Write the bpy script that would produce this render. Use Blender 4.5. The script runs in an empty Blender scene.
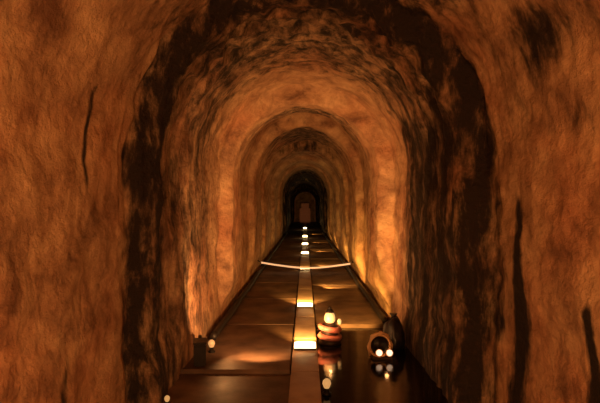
import bpy, bmesh, math, random
from mathutils import Vector, Matrix, noise
random.seed(7)
scene = bpy.context.scene
C = scene.collection
PI = math.pi

# ---------------------------------------------------------------- camera, world, exposure
cam_d = bpy.data.cameras.new('camera'); cam = bpy.data.objects.new('camera', cam_d); C.objects.link(cam)
cam_d.sensor_width = 36; cam_d.lens = 30; cam_d.clip_start = .05; cam_d.clip_end = 200
cam.location = (0, 0, 1.6)
cam.rotation_euler = (PI/2 + math.atan(5.5/500), 0, math.atan(5/500))
scene.camera = cam
w = bpy.data.worlds.new('world'); scene.world = w; w.use_nodes = True
w.node_tree.nodes['Background'].inputs[0].default_value = (.01, .006, .004, 1)
w.node_tree.nodes['Background'].inputs[1].default_value = .1
scene.view_settings.view_transform = 'Standard'; scene.view_settings.look = 'None'
scene.view_settings.exposure = 0.0; scene.view_settings.gamma = 1; scene.view_settings.use_curve_mapping = False

ORANGE = (1, .43, .13); YELLOW = (1, .47, .09); DEEP = (1, .33, .07)
def point(name, loc, e, col=ORANGE, size=.1):
    l = bpy.data.lights.new(name, 'POINT'); l.energy = e; l.color = col; l.shadow_soft_size = size
    o = bpy.data.objects.new(name, l); o.location = loc; C.objects.link(o); return o
def spot(name, loc, target, e, col=YELLOW, size=.03, angle=150, blend=.25):
    l = bpy.data.lights.new(name, 'SPOT'); l.energy = e; l.color = col; l.shadow_soft_size = size
    l.spot_size = math.radians(angle); l.spot_blend = blend
    o = bpy.data.objects.new(name, l); o.location = loc
    o.rotation_euler = (Vector(target)-Vector(loc)).to_track_quat('-Z', 'Y').to_euler()
    C.objects.link(o); return o
# lamps standing in the chamber behind the photographer
point('chamber_light', (-.35, -.3, 1.0), 165, ORANGE, .12)
point('chamber_light', (.3, -1.4, .6), 120, ORANGE, .12)

# ---------------------------------------------------------------- helpers
def mat(name):
    m = bpy.data.materials.new(name); m.use_nodes = True
    return m, m.node_tree, m.node_tree.nodes['Principled BSDF']
def N(nt, t, **k):
    n = nt.nodes.new(t)
    for a, v in k.items(): setattr(n, a, v)
    return n
def simple(name, col, rough=.6, metal=0, emit=None, es=0, scale=25, var=.25, bump=.15):
    m, nt, b = mat(name)
    b.inputs['Roughness'].default_value = rough; b.inputs['Metallic'].default_value = metal
    tc = N(nt, 'ShaderNodeTexCoord'); nz = N(nt, 'ShaderNodeTexNoise'); nz.inputs['Scale'].default_value = scale
    nt.links.new(tc.outputs['Object'], nz.inputs['Vector'])
    r = N(nt, 'ShaderNodeValToRGB')
    r.color_ramp.elements[0].position = .3; r.color_ramp.elements[1].position = .7
    r.color_ramp.elements[0].color = tuple(c*(1-var) for c in col)+(1,)
    r.color_ramp.elements[1].color = tuple(min(1, c*(1+var)) for c in col)+(1,)
    nt.links.new(nz.outputs['Fac'], r.inputs['Fac']); nt.links.new(r.outputs['Color'], b.inputs['Base Color'])
    bp = N(nt, 'ShaderNodeBump'); bp.inputs['Strength'].default_value = bump; bp.inputs['Distance'].default_value = .01
    nt.links.new(nz.outputs['Fac'], bp.inputs['Height']); nt.links.new(bp.outputs['Normal'], b.inputs['Normal'])
    if emit:
        b.inputs['Emission Color'].default_value = tuple(emit)+(1,); b.inputs['Emission Strength'].default_value = es
    return m
def link_mesh(name, bm, m, parent=None, smooth=True):
    me = bpy.data.meshes.new(name)
    bmesh.ops.recalc_face_normals(bm, faces=bm.faces)
    bm.to_mesh(me); bm.free()
    if m: me.materials.append(m)
    if smooth:
        for p in me.polygons: p.use_smooth = True
    o = bpy.data.objects.new(name, me); C.objects.link(o)
    if parent: o.parent = parent
    return o
def empty(name, loc, label, cat, group=None, rz=0):
    o = bpy.data.objects.new(name, None); o.location = loc; o.rotation_euler = (0, 0, rz); o.empty_display_size = .1
    C.objects.link(o); return tag(o, label, cat, group)
def tag(o, label, cat, group=None):
    o['label'] = label; o['category'] = cat
    if group: o['group'] = group
    return o
def lathe(prof, seg=28, M=None, bm=None, cap=True):
    bm = bm or bmesh.new(); rings = []
    for r, z in prof:
        rings.append([bm.verts.new((r*math.cos(2*PI*i/seg), r*math.sin(2*PI*i/seg), z)) for i in range(seg)])
    vs = [v for r in rings for v in r]
    for a, b in zip(rings, rings[1:]):
        for i in range(seg): bm.faces.new((a[i], a[(i+1) % seg], b[(i+1) % seg], b[i]))
    if cap: bm.faces.new(rings[0][::-1]); bm.faces.new(rings[-1])
    if M: bmesh.ops.transform(bm, matrix=M, verts=vs)
    return bm
def box(cx, cy, cz, sx, sy, sz, bev=.008, bm=None, M=None):
    bm = bm or bmesh.new()
    r = bmesh.ops.create_cube(bm, size=1)
    bmesh.ops.scale(bm, vec=(sx, sy, sz), verts=r['verts']); bmesh.ops.translate(bm, vec=(cx, cy, cz), verts=r['verts'])
    if M: bmesh.ops.transform(bm, matrix=M, verts=r['verts'])
    if bev:
        es = list({e for v in r['verts'] for e in v.link_edges})
        bmesh.ops.bevel(bm, geom=es, offset=bev, segments=2, affect='EDGES')
    return bm
def tube(pts, r, seg=10, bm=None, closed=False):
    bm = bm or bmesh.new(); pts = [Vector(p) for p in pts]; n = len(pts); rings = []
    for i, p in enumerate(pts):
        a = pts[(i-1) % n] if (closed or i > 0) else p; b = pts[(i+1) % n] if (closed or i < n-1) else p
        t = (b-a).normalized(); up = Vector((0, 0, 1)) if abs(t.z) < .9 else Vector((0, 1, 0))
        u = t.cross(up).normalized(); v = u.cross(t)
        rr = r[i] if isinstance(r, (list, tuple)) else r
        rings.append([bm.verts.new(p+rr*(math.cos(2*PI*k/seg)*u+math.sin(2*PI*k/seg)*v)) for k in range(seg)])
    pr = list(zip(rings, rings[1:]+rings[:1])) if closed else list(zip(rings, rings[1:]))
    for a, b in pr:
        for k in range(seg): bm.faces.new((a[k], a[(k+1) % seg], b[(k+1) % seg], b[k]))
    if not closed: bm.faces.new(rings[0][::-1]); bm.faces.new(rings[-1])
    return bm
def sm(a, b, x):
    t = max(0, min(1, (x-a)/(b-a))); return t*t*(3-2*t)

# ---------------------------------------------------------------- rock material
def rock_material():
    m, nt, b = mat('rock')
    L = nt.links.new
    geo = N(nt, 'ShaderNodeNewGeometry')
    mp = N(nt, 'ShaderNodeMapping'); mp.inputs['Scale'].default_value = (1, 1, 1.1); L(geo.outputs['Position'], mp.inputs['Vector'])
    n1 = N(nt, 'ShaderNodeTexNoise'); n1.inputs['Scale'].default_value = 2.6; n1.inputs['Detail'].default_value = 10; n1.inputs['Roughness'].default_value = .68; n1.inputs['Distortion'].default_value = .35
    L(mp.outputs[0], n1.inputs['Vector'])
    r1 = N(nt, 'ShaderNodeValToRGB'); e = r1.color_ramp.elements
    e[0].position = .32; e[0].color = (.20, .105, .065, 1); e[1].position = .68; e[1].color = (.80, .58, .36, 1)
    k = e.new(.49); k.color = (.52, .33, .20, 1)
    L(n1.outputs['Fac'], r1.inputs['Fac'])
    # red iron-stained patches
    n2 = N(nt, 'ShaderNodeTexNoise'); n2.inputs['Scale'].default_value = 1.1; n2.inputs['Detail'].default_value = 4
    L(geo.outputs['Position'], n2.inputs['Vector'])
    r2 = N(nt, 'ShaderNodeValToRGB'); r2.color_ramp.elements[0].position = .48; r2.color_ramp.elements[1].position = .68
    r2.color_ramp.elements[0].color = (0, 0, 0, 1); r2.color_ramp.elements[1].color = (.6, .6, .6, 1)
    L(n2.outputs['Fac'], r2.inputs['Fac'])
    mx = N(nt, 'ShaderNodeMix', data_type='RGBA', blend_type='MULTIPLY'); L(r2.outputs['Color'], mx.inputs['Factor'])
    L(r1.outputs['Color'], mx.inputs[6]); mx.inputs[7].default_value = (.95, .62, .55, 1)
    # soot and mineral stains, plus shade painted into the colour
    at = N(nt, 'ShaderNodeAttribute', attribute_name='stain_shade')
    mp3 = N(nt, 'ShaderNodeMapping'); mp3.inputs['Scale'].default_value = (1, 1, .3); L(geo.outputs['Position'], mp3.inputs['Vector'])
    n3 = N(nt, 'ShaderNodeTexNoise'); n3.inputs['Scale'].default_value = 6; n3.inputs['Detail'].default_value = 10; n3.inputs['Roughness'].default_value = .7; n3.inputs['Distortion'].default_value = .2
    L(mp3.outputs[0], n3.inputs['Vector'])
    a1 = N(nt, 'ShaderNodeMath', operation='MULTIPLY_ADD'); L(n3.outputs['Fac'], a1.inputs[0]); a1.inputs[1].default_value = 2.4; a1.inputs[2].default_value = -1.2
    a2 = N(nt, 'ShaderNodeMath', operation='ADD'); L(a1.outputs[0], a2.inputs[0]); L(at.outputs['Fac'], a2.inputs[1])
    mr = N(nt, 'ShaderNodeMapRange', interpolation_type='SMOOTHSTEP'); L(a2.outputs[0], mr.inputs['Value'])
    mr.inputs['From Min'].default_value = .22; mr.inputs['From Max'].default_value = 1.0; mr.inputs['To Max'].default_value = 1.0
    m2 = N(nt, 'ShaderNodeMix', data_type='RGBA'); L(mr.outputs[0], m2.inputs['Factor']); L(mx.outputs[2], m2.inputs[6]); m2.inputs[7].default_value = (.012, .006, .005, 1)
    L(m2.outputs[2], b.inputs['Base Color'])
    b.inputs['Roughness'].default_value = .72
    n4 = N(nt, 'ShaderNodeTexNoise'); n4.inputs['Scale'].default_value = 9; n4.inputs['Detail'].default_value = 9; n4.inputs['Roughness'].default_value = .65
    L(mp.outputs[0], n4.inputs['Vector'])
    vo = N(nt, 'ShaderNodeTexNoise', noise_type='RIDGED_MULTIFRACTAL'); vo.inputs['Scale'].default_value = 2.0; vo.inputs['Detail'].default_value = 5; L(mp.outputs[0], vo.inputs['Vector'])
    ad = N(nt, 'ShaderNodeMath', operation='MULTIPLY_ADD'); L(vo.outputs['Fac'], ad.inputs[0]); ad.inputs[1].default_value = .35; L(n4.outputs['Fac'], ad.inputs[2])
    bp = N(nt, 'ShaderNodeBump'); bp.inputs['Strength'].default_value = 1.0; bp.inputs['Distance'].default_value = .05
    L(ad.outputs[0], bp.inputs['Height']); L(bp.outputs['Normal'], b.inputs['Normal'])
    return m
ROCK = rock_material()

# ---------------------------------------------------------------- tunnel shell
RIBS = [(7.0, 1.04, .34), (10.35, 1.08, .34), (13.8, 1.12, .3), (17.5, 1.10, .35), (22.0, 1.10, .4), (27.5, 1.08, .5), (34, 1.05, .6), (42, 1.0, .8), (60, 1.0, 1)]
def halfw(y, side):
    near = 1.44 if side < 0 else 1.52
    if y < RIBS[0][0]:
        return near + (1.23-near)*sm(4.08, 4.26, y)
    for i, (ys, wr, dl) in enumerate(RIBS):
        dl = dl*.35
        nx = RIBS[i+1][0] if i+1 < len(RIBS) else 99
        if y < nx:
            prev = 1.21 if i else 1.23
            if y < ys+dl: return prev+(wr-prev)*sm(ys, ys+dl, y)
            return wr + (1.21-wr)*sm(ys+dl+.6, nx-.3, y)
    return 1.2
HS = 2.06
ROOF = [(1.44, 1.30), (1.03, 1.52), (1.26, 1.40), (1.12, 1.38), (1.22, 1.5), (1.40, 1.52), (1.42, 1.5), (1.3, 1.4), (1.2, 1.2)]
def roofh(y):
    if y < RIBS[0][0]: return 1.46+(1.28-1.46)*sm(4.08, 4.26, y)
    for i, (ys, wr, dl) in enumerate(RIBS):
        dl *= .35; nx = RIBS[i+1][0] if i+1 < len(RIBS) else 99
        hi, up = (1.28, None) if i == 0 else (ROOF[i][1], None)
        lo = ROOF[i+1][0] if i+1 < len(ROOF) else .95
        nh = ROOF[i+1][1] if i+1 < len(ROOF) else 1
        if y < nx:
            if y < ys+dl: return hi+(lo-hi)*sm(ys, ys+dl, y)
            return lo+(nh-lo)*sm(ys+dl+.5, nx-.6, y)
    return 1
def stations():
    ys = [-2.6]; 
    while ys[-1] < 54:
        y = ys[-1]
        st = .12 if y < 1.7 else (.022 if y < 7.6 else y*.0042)
        ys.append(y+st)
    return ys
YS = stations(); YEND = YS[-1]
def disp(p, y):
    far = max(1, y/12)
    d = noise.noise(Vector((p.x*.9, p.y*.8, p.z*.6)))*.05
    d += noise.noise(Vector((p.x*3+5, p.y*3, p.z*3.4)))*.03
    d += noise.noise(Vector((p.x*8, p.y*8+3, p.z*10)))*.012
    if y < 9: d += noise.noise(Vector((p.x*21, p.y*21+3, p.z*16)))*.006
    # ragged flutes at the jamb of the opening
    j = math.exp(-((y-4.6)/.6)**2)
    d += j*abs(noise.noise(Vector((p.x*5, p.y*5, p.z*.7+9))))*.16
    return d
def stain_shade(p, y, side_ang):
    """soot / seepage marks, and painted shade; side_ang: angle round the vault, 0 = left wall, pi = right wall"""
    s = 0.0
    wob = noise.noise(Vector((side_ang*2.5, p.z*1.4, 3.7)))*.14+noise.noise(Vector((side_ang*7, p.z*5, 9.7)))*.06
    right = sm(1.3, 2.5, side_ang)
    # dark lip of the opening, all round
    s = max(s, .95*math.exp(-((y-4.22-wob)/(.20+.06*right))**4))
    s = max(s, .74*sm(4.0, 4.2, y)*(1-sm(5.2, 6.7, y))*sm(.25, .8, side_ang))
    s = max(s, .60*sm(4.0, 4.2, y)*(1-sm(5.7, 6.9, y)))  # painted shade: dims the walls between the opening and the first rib
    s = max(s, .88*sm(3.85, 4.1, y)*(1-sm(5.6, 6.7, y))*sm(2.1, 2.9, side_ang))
    s = max(s, .74*sm(7.15, 7.4, y)*(1-sm(12, 20, y))*math.sin(side_ang)**1.5*(1-.8*math.exp(-((y-10.35)/.3)**2)))  # painted shade: keeps the vault dark behind the first rib for contrast
    if y > 20: s = max(s, .85*sm(23, 28, y))  # darkness of the far tunnel painted into the rock colour
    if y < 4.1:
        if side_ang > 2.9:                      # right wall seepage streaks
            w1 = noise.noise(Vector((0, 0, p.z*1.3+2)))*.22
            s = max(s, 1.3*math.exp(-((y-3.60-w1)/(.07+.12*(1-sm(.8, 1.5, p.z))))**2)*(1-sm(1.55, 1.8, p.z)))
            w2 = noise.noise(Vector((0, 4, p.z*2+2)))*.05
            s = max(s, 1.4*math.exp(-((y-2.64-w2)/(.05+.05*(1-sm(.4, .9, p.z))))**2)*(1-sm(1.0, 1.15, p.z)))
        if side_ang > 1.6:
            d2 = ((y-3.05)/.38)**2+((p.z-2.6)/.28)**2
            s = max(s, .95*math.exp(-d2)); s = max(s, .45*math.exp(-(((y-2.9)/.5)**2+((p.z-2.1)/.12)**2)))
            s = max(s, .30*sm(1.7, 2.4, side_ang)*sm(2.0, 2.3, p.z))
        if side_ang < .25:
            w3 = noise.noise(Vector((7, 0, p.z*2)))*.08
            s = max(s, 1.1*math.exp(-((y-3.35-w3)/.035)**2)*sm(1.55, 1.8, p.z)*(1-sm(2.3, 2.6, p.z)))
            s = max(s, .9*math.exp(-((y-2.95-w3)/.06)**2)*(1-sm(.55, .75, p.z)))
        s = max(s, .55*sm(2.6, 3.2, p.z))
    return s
def base(w, y, z):
    if y < 4.1: return w
    k = sm(.12, .5, z); return 1.20*(1-k)+w*k
def profile(y):
    wl, wr = halfw(y, -1), halfw(y, 1); out = []
    nW, nA = 84, 130
    for i in range(nW): z = -.2+(HS+.2)*i/nW; out.append((Vector((-base(wl, y, z), y, z)), Vector((-1, 0, 0)), 0.0, 'l'))
    for i in range(nA+1):
        a = PI*i/nA; wm = wl*(1+math.cos(a))/2+wr*(1-math.cos(a))/2; hm = roofh(y)
        x = -math.cos(a)*wm; z = HS+math.sin(a)*hm*.985
        out.append((Vector((x, y, z)), Vector((-math.cos(a), 0, math.sin(a))), a, 'c'))
    for i in range(1, nW+1): z = HS-(HS+.2)*i/nW; out.append((Vector((base(wr, y, z), y, z)), Vector((1, 0, 0)), PI, 'r'))
    return out, nW, nA
rows = []
for y in YS:
    pr, nW, nA = profile(y); row = []
    for p, n, a, s in pr:
        q = p + n*disp(p, y)*(.35+.65*sm(.05, .5, p.z)); q.y = p.y + noise.noise(Vector((p.z*1.2, a*2, y*.4)))*.10*sm(1.5, 3, y)
        row.append((q, stain_shade(q, y, a)))
    rows.append(row)
def strip_mesh(name, i0, i1):
    nc = i1-i0+1; vs = []; at = []; fs = []
    for r in rows:
        for i in range(i0, i1+1): vs.append(r[i][0]); at.append(r[i][1])
    for j in range(len(rows)-1):
        for i in range(nc-1):
            a = j*nc+i; fs.append((a, a+1, a+1+nc, a+nc))
    me = bpy.data.meshes.new(name); me.from_pydata(vs, [], fs)
    A = me.attributes.new('stain_shade', 'FLOAT', 'POINT'); A.data.foreach_set('value', at)
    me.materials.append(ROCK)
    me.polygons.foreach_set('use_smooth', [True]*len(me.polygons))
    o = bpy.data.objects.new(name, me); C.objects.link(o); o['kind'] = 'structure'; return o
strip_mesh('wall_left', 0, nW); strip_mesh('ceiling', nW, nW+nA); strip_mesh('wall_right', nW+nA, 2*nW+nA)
def end_wall(name, y):
    bm = bmesh.new(); g = 30; V = {}
    for i in range(g+1):
        for k in range(g+1):
            x = -1.9+3.8*i/g; z = -.25+4.2*k/g
            V[i, k] = bm.verts.new((x, y+noise.noise(Vector((x*2, y, z*2)))*.1, z))
    for i in range(g):
        for k in range(g): bm.faces.new((V[i, k], V[i+1, k], V[i+1, k+1], V[i, k+1]))
    o = link_mesh(name, bm, ROCK); o['kind'] = 'structure'; return o
end_wall('wall_back', YEND-.1); end_wall('wall_front', -2.5)

# ---------------------------------------------------------------- floor
def floor_material(name, c0, c1, rough, joints=0):
    m, nt, b = mat(name); L = nt.links.new
    geo = N(nt, 'ShaderNodeNewGeometry')
    n1 = N(nt, 'ShaderNodeTexNoise'); n1.inputs['Scale'].default_value = 2.5; n1.inputs['Detail'].default_value = 8; n1.inputs['Roughness'].default_value = .6
    L(geo.outputs['Position'], n1.inputs['Vector'])
    r = N(nt, 'ShaderNodeValToRGB'); r.color_ramp.elements[0].position = .35; r.color_ramp.elements[1].position = .7
    r.color_ramp.elements[0].color = c0+(1,); r.color_ramp.elements[1].color = c1+(1,)
    L(n1.outputs['Fac'], r.inputs['Fac']); L(r.outputs['Color'], b.inputs['Base Color'])
    n2 = N(nt, 'ShaderNodeTexNoise'); n2.inputs['Scale'].default_value = 1.6; n2.inputs['Detail'].default_value = 3; L(geo.outputs['Position'], n2.inputs['Vector'])
    mr = N(nt, 'ShaderNodeMapRange'); L(n2.outputs['Fac'], mr.inputs['Value']); mr.inputs['From Min'].default_value = .35; mr.inputs['From Max'].default_value = .65
    mr.inputs['To Min'].default_value = rough*.85; mr.inputs['To Max'].default_value = rough*1.15; L(mr.outputs[0], b.inputs['Roughness'])
    n3 = N(nt, 'ShaderNodeTexNoise'); n3.inputs['Scale'].default_value = 14; n3.inputs['Detail'].default_value = 6; L(geo.outputs['Position'], n3.inputs['Vector'])
    bp = N(nt, 'ShaderNodeBump'); bp.inputs['Strength'].default_value = .2; bp.inputs['Distance'].default_value = .012
    L(n3.outputs['Fac'], bp.inputs['Height']); L(bp.outputs['Normal'], b.inputs['Normal'])
    return m
FL = floor_material('damp_floor', (.06, .033, .024), (.21, .13, .085), .62)
STRIP = floor_material('channel_slab', (.30, .20, .15), (.55, .42, .32), .45)
bm = bmesh.new()
box(-.80, 1.25, -.12, 1.36, 7.3, .16, 0, bm)                 # low wet ground left of the strip
box(0, 25.5, -.30, 3.8, 56, .2, 0, bm)                     # channel bed under everything
y = 4.92; k = 0
while y < 54:                                              # left paving slabs, each with a thin open joint
    ln = 1.9; box(-.93, y+ln/2, -.10, 1.56, ln-.02, .2, .008, bm); y += ln
y = 6.82
while y < 54:
    ln = 1.72; box(.93, y+ln/2, -.10+.004*math.sin(y*5), 1.56, ln-.025, .2, .008, bm); y += ln
f = link_mesh('floor', bm, FL, smooth=False); f['kind'] = 'structure'
bm = bmesh.new(); y = -2.4
while y < 53.5:
    box(0, y+.6, -.09, .27, 1.19, .24, .008, bm); y += 1.2
f = link_mesh('trim_1', bm, STRIP, smooth=False); f['kind'] = 'structure'

# rubble ledges at the foot of the walls
def ledge(side, y0, y1, wd, h):
    bm = bmesh.new(); n = int((y1-y0)/.05); pr = 12; R = []
    for i in range(n+1):
        y = y0+(y1-y0)*i/n; hw = halfw(y, side)+.06; row = []
        for k in range(pr+1):
            t = k/pr; x = hw-(wd+noise.noise(Vector((y*1.5, side, 2)))*.05)*t
            z = h*(1-t**2.2)-.06+noise.noise(Vector((x*6, y*3, side)))*.035*(1-t)
            row.append(bm.verts.new((side*x, y, z)))
        R.append(row)
    for a, b in zip(R, R[1:]):
        for k in range(pr): bm.faces.new((a[k], a[k+1], b[k+1], b[k]))
    return bm
DARKROCK = floor_material('damp_dark_rock', (.02, .012, .009), (.07, .04, .025), .9)
for nm, s, a, b_, wd, h in (('trim_2', -1, -2.4, 4.3, .14, .06),):
    f = link_mesh(nm, ledge(s, a, b_, wd, h), DARKROCK); f['kind'] = 'structure'

# standing water in the near channel
m, nt, b = mat('standing_water'); L = nt.links.new
b.inputs['Base Color'].default_value = (.008, .005, .004, 1); b.inputs['Roughness'].default_value = .11; b.inputs['IOR'].default_value = 1.33; b.inputs['Specular IOR Level'].default_value = .35
geo = N(nt, 'ShaderNodeNewGeometry'); n1 = N(nt, 'ShaderNodeTexNoise'); n1.inputs['Scale'].default_value = 5; n1.inputs['Detail'].default_value = 3
L(geo.outputs['Position'], n1.inputs['Vector']); bp = N(nt, 'ShaderNodeBump'); bp.inputs['Strength'].default_value = .12; bp.inputs['Distance'].default_value = .02
L(n1.outputs['Fac'], bp.inputs['Height']); L(bp.outputs['Normal'], b.inputs['Normal'])
WATER = m
for (x0, x1, y1, lab) in ((.136, 1.5, 6.80, 'still dark water right of the centre strip, reflecting the lamps'),):
    bm = box((x0+x1)/2, (y1-2.4)/2, -.12, x1-x0, y1+2.4, .16, 0)
    o = link_mesh('standing_water', bm, WATER, smooth=False); tag(o, lab, 'water'); o['kind'] = 'stuff'
WZ = -.04

# ---------------------------------------------------------------- strip lamps
BLK = simple('black_metal', (.012, .010, .010), .45, .6)
GLASS = simple('lamp_glass', (1, .8, .5), .3, emit=(1, .68, .28), es=9, var=.02)
GLASSW = simple('lamp_glass_pale', (.5, .4, .25), .3, emit=(1, .60, .20), es=.75, var=.02)
def make_lamp():
    r = empty('floor_lamp', (0, 0, .03), 'x', 'lamp', 'lamps along the centre strip')
    link_mesh('housing', box(0, .11, .012, .25, .27, .024, .006), BLK, r, False)
    bm = bmesh.new(); g = 10; R = []
    for j in range(7):                                     # domed lens
        t = j/6
        R.append([bm.verts.new((-.118+.236*i/g, -.012+.24*t, .024+.030*math.sin(PI*min(1, t*1.0+.0))**.6*(1-.3*abs(2*i/g-1)**4)+.001)) for i in range(g+1)])
    for a, b_ in zip(R, R[1:]):
        for i in range(g): bm.faces.new((a[i], a[i+1], b_[i+1], b_[i]))
    link_mesh('lens', bm, GLASS, r)
    return r
lamp0 = make_lamp()
LP = [(5.50, 'nearest lamp in the centre strip, large warm glowing pane beside the red-banded lantern'),
      (7.80, 'second lamp of the centre strip, glowing pane just beyond the red-banded lantern'),
      (12.5, 'small bright lamp of the centre strip where the light rope crosses'),
      (16.4, 'small glowing lamp on the strip, first one behind the light rope'),
      (20.2, 'small glowing lamp on the strip, second one behind the light rope'),
      (25.2, 'tiny glowing lamp on the strip, third one behind the light rope'),
      (34.5, 'tiny glowing lamp on the strip, fourth one behind the light rope')]
PW = [145, 7, 10, 8, 7, 6, 4]
RIGHT = [(9.75, 85), (13.4, 70), (17.8, 60), (22.2, 40), (29, 25)]
for i, (y, lab) in enumerate(LP):
    if i == 0: r = lamp0
    else:
        r = lamp0.copy(); C.objects.link(r)
        for ch in lamp0.children:
            c = ch.copy(); C.objects.link(c); c.parent = r
    r.location = (0, y, .03); r['label'] = lab
    if i >= 3: r.scale = (1, 1.4+.25*i, 1.2+.4*(i-2))
    spot('strip_light', (0, y+.05, .16), (.10, y+1, .75 if i == 0 else .3), PW[i], ORANGE if i < 2 else YELLOW, .03, 110 if i == 0 else 140, .8)
    spot('strip_glow', (0, y+.14, .22), (0, y+1.0, .0), (120, 190, 60, 20, 20, 20, 15)[i], YELLOW, .02, 66, .7)
spot('side_glow', (.40, 9.5, .16), (1.12, 10.45, .9), 45, YELLOW, .03, 70, .8)  # added spot without a fixture, brightens the second rib on the right
for y, e in RIGHT:
    if e: spot('side_light', (.40, y, .14), (.95, y+1.0, .04), e, YELLOW, .03, 95, .5)  # added bare spots, no fixtures, for the bright patches on the right slabs
spot('slab_light', (-.50, 4.96, .16), (-.45, 5.96, .75), 90, ORANGE, .03, 140, .35)  # added bare spot at the slab edge, no lamp there, for the left floor glow

# ---------------------------------------------------------------- rope light across the tunnel
ROPE = simple('rope_light_sleeve', (.9, .7, .5), .5, emit=(1, .62, .34), es=.55, var=.05)
rp = empty('rope_light', (0, 12.35, .02), 'thin glowing rope stretched across the tunnel floor from wall to wall', 'rope light')
pts = []
for i in range(41):
    t = i/40; x = -1.08+2.2*t
    pts.append((x, .06*math.sin(t*9), .07+.11*(2*t-1)**2+.03*(1-t)))
link_mesh('rope', tube(pts, .022, 8), ROPE, rp)
for s, zz in ((-1, .23), (1, .19)):
    link_mesh('hook', tube([(s*1.12-.0, .0, zz-.01), (s*1.16, 0, zz+.03), (s*1.24, 0, zz+.03)], .012, 8), BLK, rp)

# ---------------------------------------------------------------- cables along the wall foot
CAB = simple('cable_rubber', (.012, .009, .009), .5)
def cable(s, y0, y1, lab):
    pts = []; n = int((y1-y0)/.15)
    for i in range(n+1):
        y = y0+(y1-y0)*i/n
        pts.append((s*(1.095+.01*noise.noise(Vector((y*.8, s, 0)))), y, .045+.01*math.sin(y*2.3)))
    o = link_mesh('cable', tube(pts, .045, 10), CAB); tag(o, lab, 'cable')
cable(-1, 5.95, 30, 'thick black cable along the foot of the left wall')
cable(1, 6.85, 30, 'thick black cable along the foot of the right wall')

# ---------------------------------------------------------------- red-banded lantern
RED = simple('red_paint', (.42, .14, .11), .45, var=.2)
PALE = simple('pale_band', (.75, .45, .32), .5)
ln = empty('lantern', (.30, 6.05, WZ), 'red-banded lantern with pale glowing glass and black cap, right of the centre strip', 'lantern')
def tor(R, r, z, tilt, dy=0, sx=1):
    M = Matrix.Translation((0, 0, z)) @ Matrix.Rotation(tilt, 4, 'Y')
    return tube([M @ Vector((sx*R*math.cos(a*2*PI/32), R*math.sin(a*2*PI/32), 0)) for a in range(32)], r, 12, closed=True)
DRK = simple('dark_iron', (.03, .016, .012), .5, .3)
link_mesh('base', lathe([(.13, 0), (.14, .02), (.125, .05), (.10, .07), (.10, .20), (.075, .24), (.06, .25)]), DRK, ln)
link_mesh('band', tor(.115, .034, .085, .08), RED, ln)
link_mesh('band', tor(.112, .034, .185, .16), RED, ln)
link_mesh('glass', lathe([(.045, .245), (.062, .27), (.066, .31), (.055, .35), (.036, .372)]), GLASSW, ln)
link_mesh('cap', lathe([(.052, .37), (.05, .38), (.03, .405), (.018, .42), (.022, .432), (.008, .44)]), BLK, ln)
link_mesh('handle', tube([(.07*math.cos(a), 0, .26+.14*math.sin(a)) for a in [i*PI/16 for i in range(17)]], .005, 6), BLK, ln)
sd = link_mesh('side_glass', lathe([(.012, .225), (.022, .235), (.024, .27), (.012, .29)], M=Matrix.Translation((.115, 0, 0))), GLASSW, ln)
point('lantern_light', (.30, 5.86, .24), .6, ORANGE, .012)
spot('lantern_beam', (.42, 6.10, .36), (.78, 8.0, .0), 190, YELLOW, .02, 62, .5)

spot('rib_fill', (.42, 6.12, .36), (1.12, 7.35, 1.0), 38, YELLOW, .02, 60, .8)  # extra spot added beside the lantern to brighten the right rib edge
# ---------------------------------------------------------------- twin-headed work lamp
TAN = simple('tan_enamel', (.58, .36, .20), .4, var=.2)
WH = simple('lamp_face', (1, .9, .8), .3, emit=(1, .72, .48), es=1.5, var=.02)
tw = empty('work_lamp', (.83, 5.45, WZ), 'tan work lamp with two round white lit heads, in front of the black sack', 'lamp')
M = Matrix.Translation((-.01, .03, .125)) @ Matrix.Rotation(math.radians(62), 4, 'X') @ Matrix.Rotation(math.radians(-25), 4, 'Y')
link_mesh('housing', lathe([(.05, -.07), (.095, -.05), (.12, 0), (.128, .03), (.112, .035), (.10, .0), (.07, -.035), (.02, -.045)], M=M), TAN, tw)
link_mesh('inner_bowl', lathe([(.008, .0), (.05, .012), (.098, .028), (.100, .020)], M=M), BLK, tw)
link_mesh('foot', box(0, .02, .012, .22, .16, .024, .006), DRK, tw, False)
link_mesh('bracket', tube([(-.12, .04, .02), (-.14, .04, .12), (-.10, .05, .23), (0, .06, .265), (.08, .06, .235), (.12, .05, .13), (.10, .04, .02)], .014, 8), TAN, tw)
for x in (-.035, .075):
    Mh = Matrix.Translation((x, -.06, .075)) @ Matrix.Rotation(math.radians(75), 4, 'X')
    h = link_mesh('lamp_head', lathe([(.020, -.07), (.034, -.05), (.038, 0), (.041, .012), (.034, .012)], M=Mh), TAN, tw)
    link_mesh('lens', lathe([(.034, .008), (.031, .016), (.018, .022), (.006, .024)], M=Mh), WH, h)
point('work_lamp_light', (.86, 5.28, .09), .35, ORANGE, .02)

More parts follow.
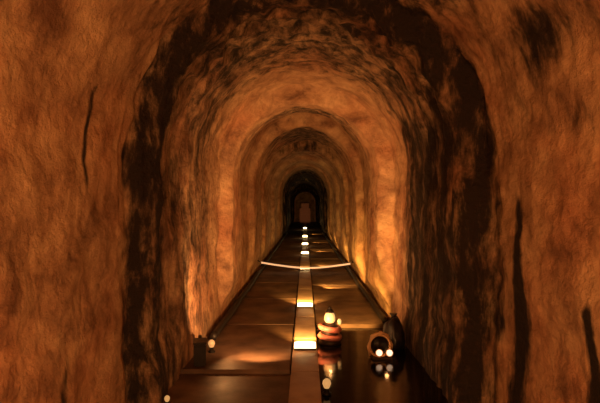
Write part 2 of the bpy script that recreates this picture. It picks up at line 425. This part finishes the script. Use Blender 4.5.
# ---------------------------------------------------------------- dark sack, box and small lamps
def lump(sx, sy, sz, seed, k=.22):
    bm = bmesh.new(); bmesh.ops.create_icosphere(bm, subdivisions=4, radius=1)
    for v in bm.verts:
        n = noise.noise(v.co*1.6+Vector((seed, 0, 0)))*k+noise.noise(v.co*5+Vector((seed, 3, 0)))*.07
        v.co *= 1+n; v.co = Vector((v.co.x*sx*(1-.28*max(0, v.co.z)), v.co.y*sy*(1-.2*max(0, v.co.z)), max(0, (v.co.z+.75))*sz))
    return bm
SACK = simple('black_plastic', (.014, .012, .016), .38, var=.3)
sk = empty('sack', (1.03, 5.85, WZ), 'black tied sack slumped against the right wall behind the two-headed work lamp', 'sack')
link_mesh('body', lump(.135, .17, .21, 3), SACK, sk)
link_mesh('tied_neck', lathe([(.03, .30), (.015, .34), (.035, .38), (.045, .40)]), SACK, sk)
bx = empty('junction_box', (-1.07, 5.10, 0), 'black box on the floor at the left wall foot, beside the small clear bulb', 'box', rz=.2)
link_mesh('body', box(0, 0, .11, .12, .18, .22, .014), BLK, bx, False)
link_mesh('lid', box(0, 0, .232, .135, .195, .024, .006), BLK, bx, False)
link_mesh('conduit', tube([(0, .09, .2), (0, .16, .24), (.01, .24, .20), (.0, .32, .08)], .02, 8), CAB, bx)
DIM = simple('dim_bulb_glass', (.12, .06, .03), .3, emit=(1, .5, .16), es=.6, var=.02)
def bulb(x, y, z0, lab, em, s=1):
    r = empty('bulb_lamp', (x, y, z0), lab, 'lamp', 'small bulbs near the water'); r.scale = (s, s, s)
    link_mesh('socket', lathe([(.04, 0), (.042, .012), (.024, .02), (.022, .055)]), BLK, r)
    link_mesh('bulb', lathe([(.018, .05), (.03, .07), (.038, .095), (.032, .12), (.014, .135), (.002, .138)]), em, r)
    return r
bulb(-1.03, 5.52, .0, 'small clear bulb on the left floor slab just behind the black box', DIM)
bulb(-1.14, 4.14, -.04, 'small dim bulb low at the left wall foot in the bottom corner', DIM, .6)
bulb(.19, 4.40, WZ, 'small dim bulb standing in the water close to the strip, in front of the lantern', DIM, 1)
spot('bulb_light', (-.86, 5.40, .22), (-.35, 5.0, 0), 7, ORANGE, .03, 130, .6)
spot('bulb_wall_light', (-.85, 5.2, .25), (-1.3, 6.0, .7), 14, ORANGE, .03, 120, .6)

# pale stone at the far end
ST = simple('pale_stone', (.62, .38, .30), .7)
st = empty('stone_block', (0, 51.0, .0), 'pale stone block at the far dark end of the tunnel', 'stone')
link_mesh('block', box(0, 0, .75, 1.1, .5, 1.5, .05), ST, st, False)
link_mesh('capstone', box(0, 0, 1.75, .8, .4, .5, .05), ST, st, False)
spot('far_light', (0, 47, .4), (0, 51, 1.6), 32, (1, .36, .15), .05, 50, .4)
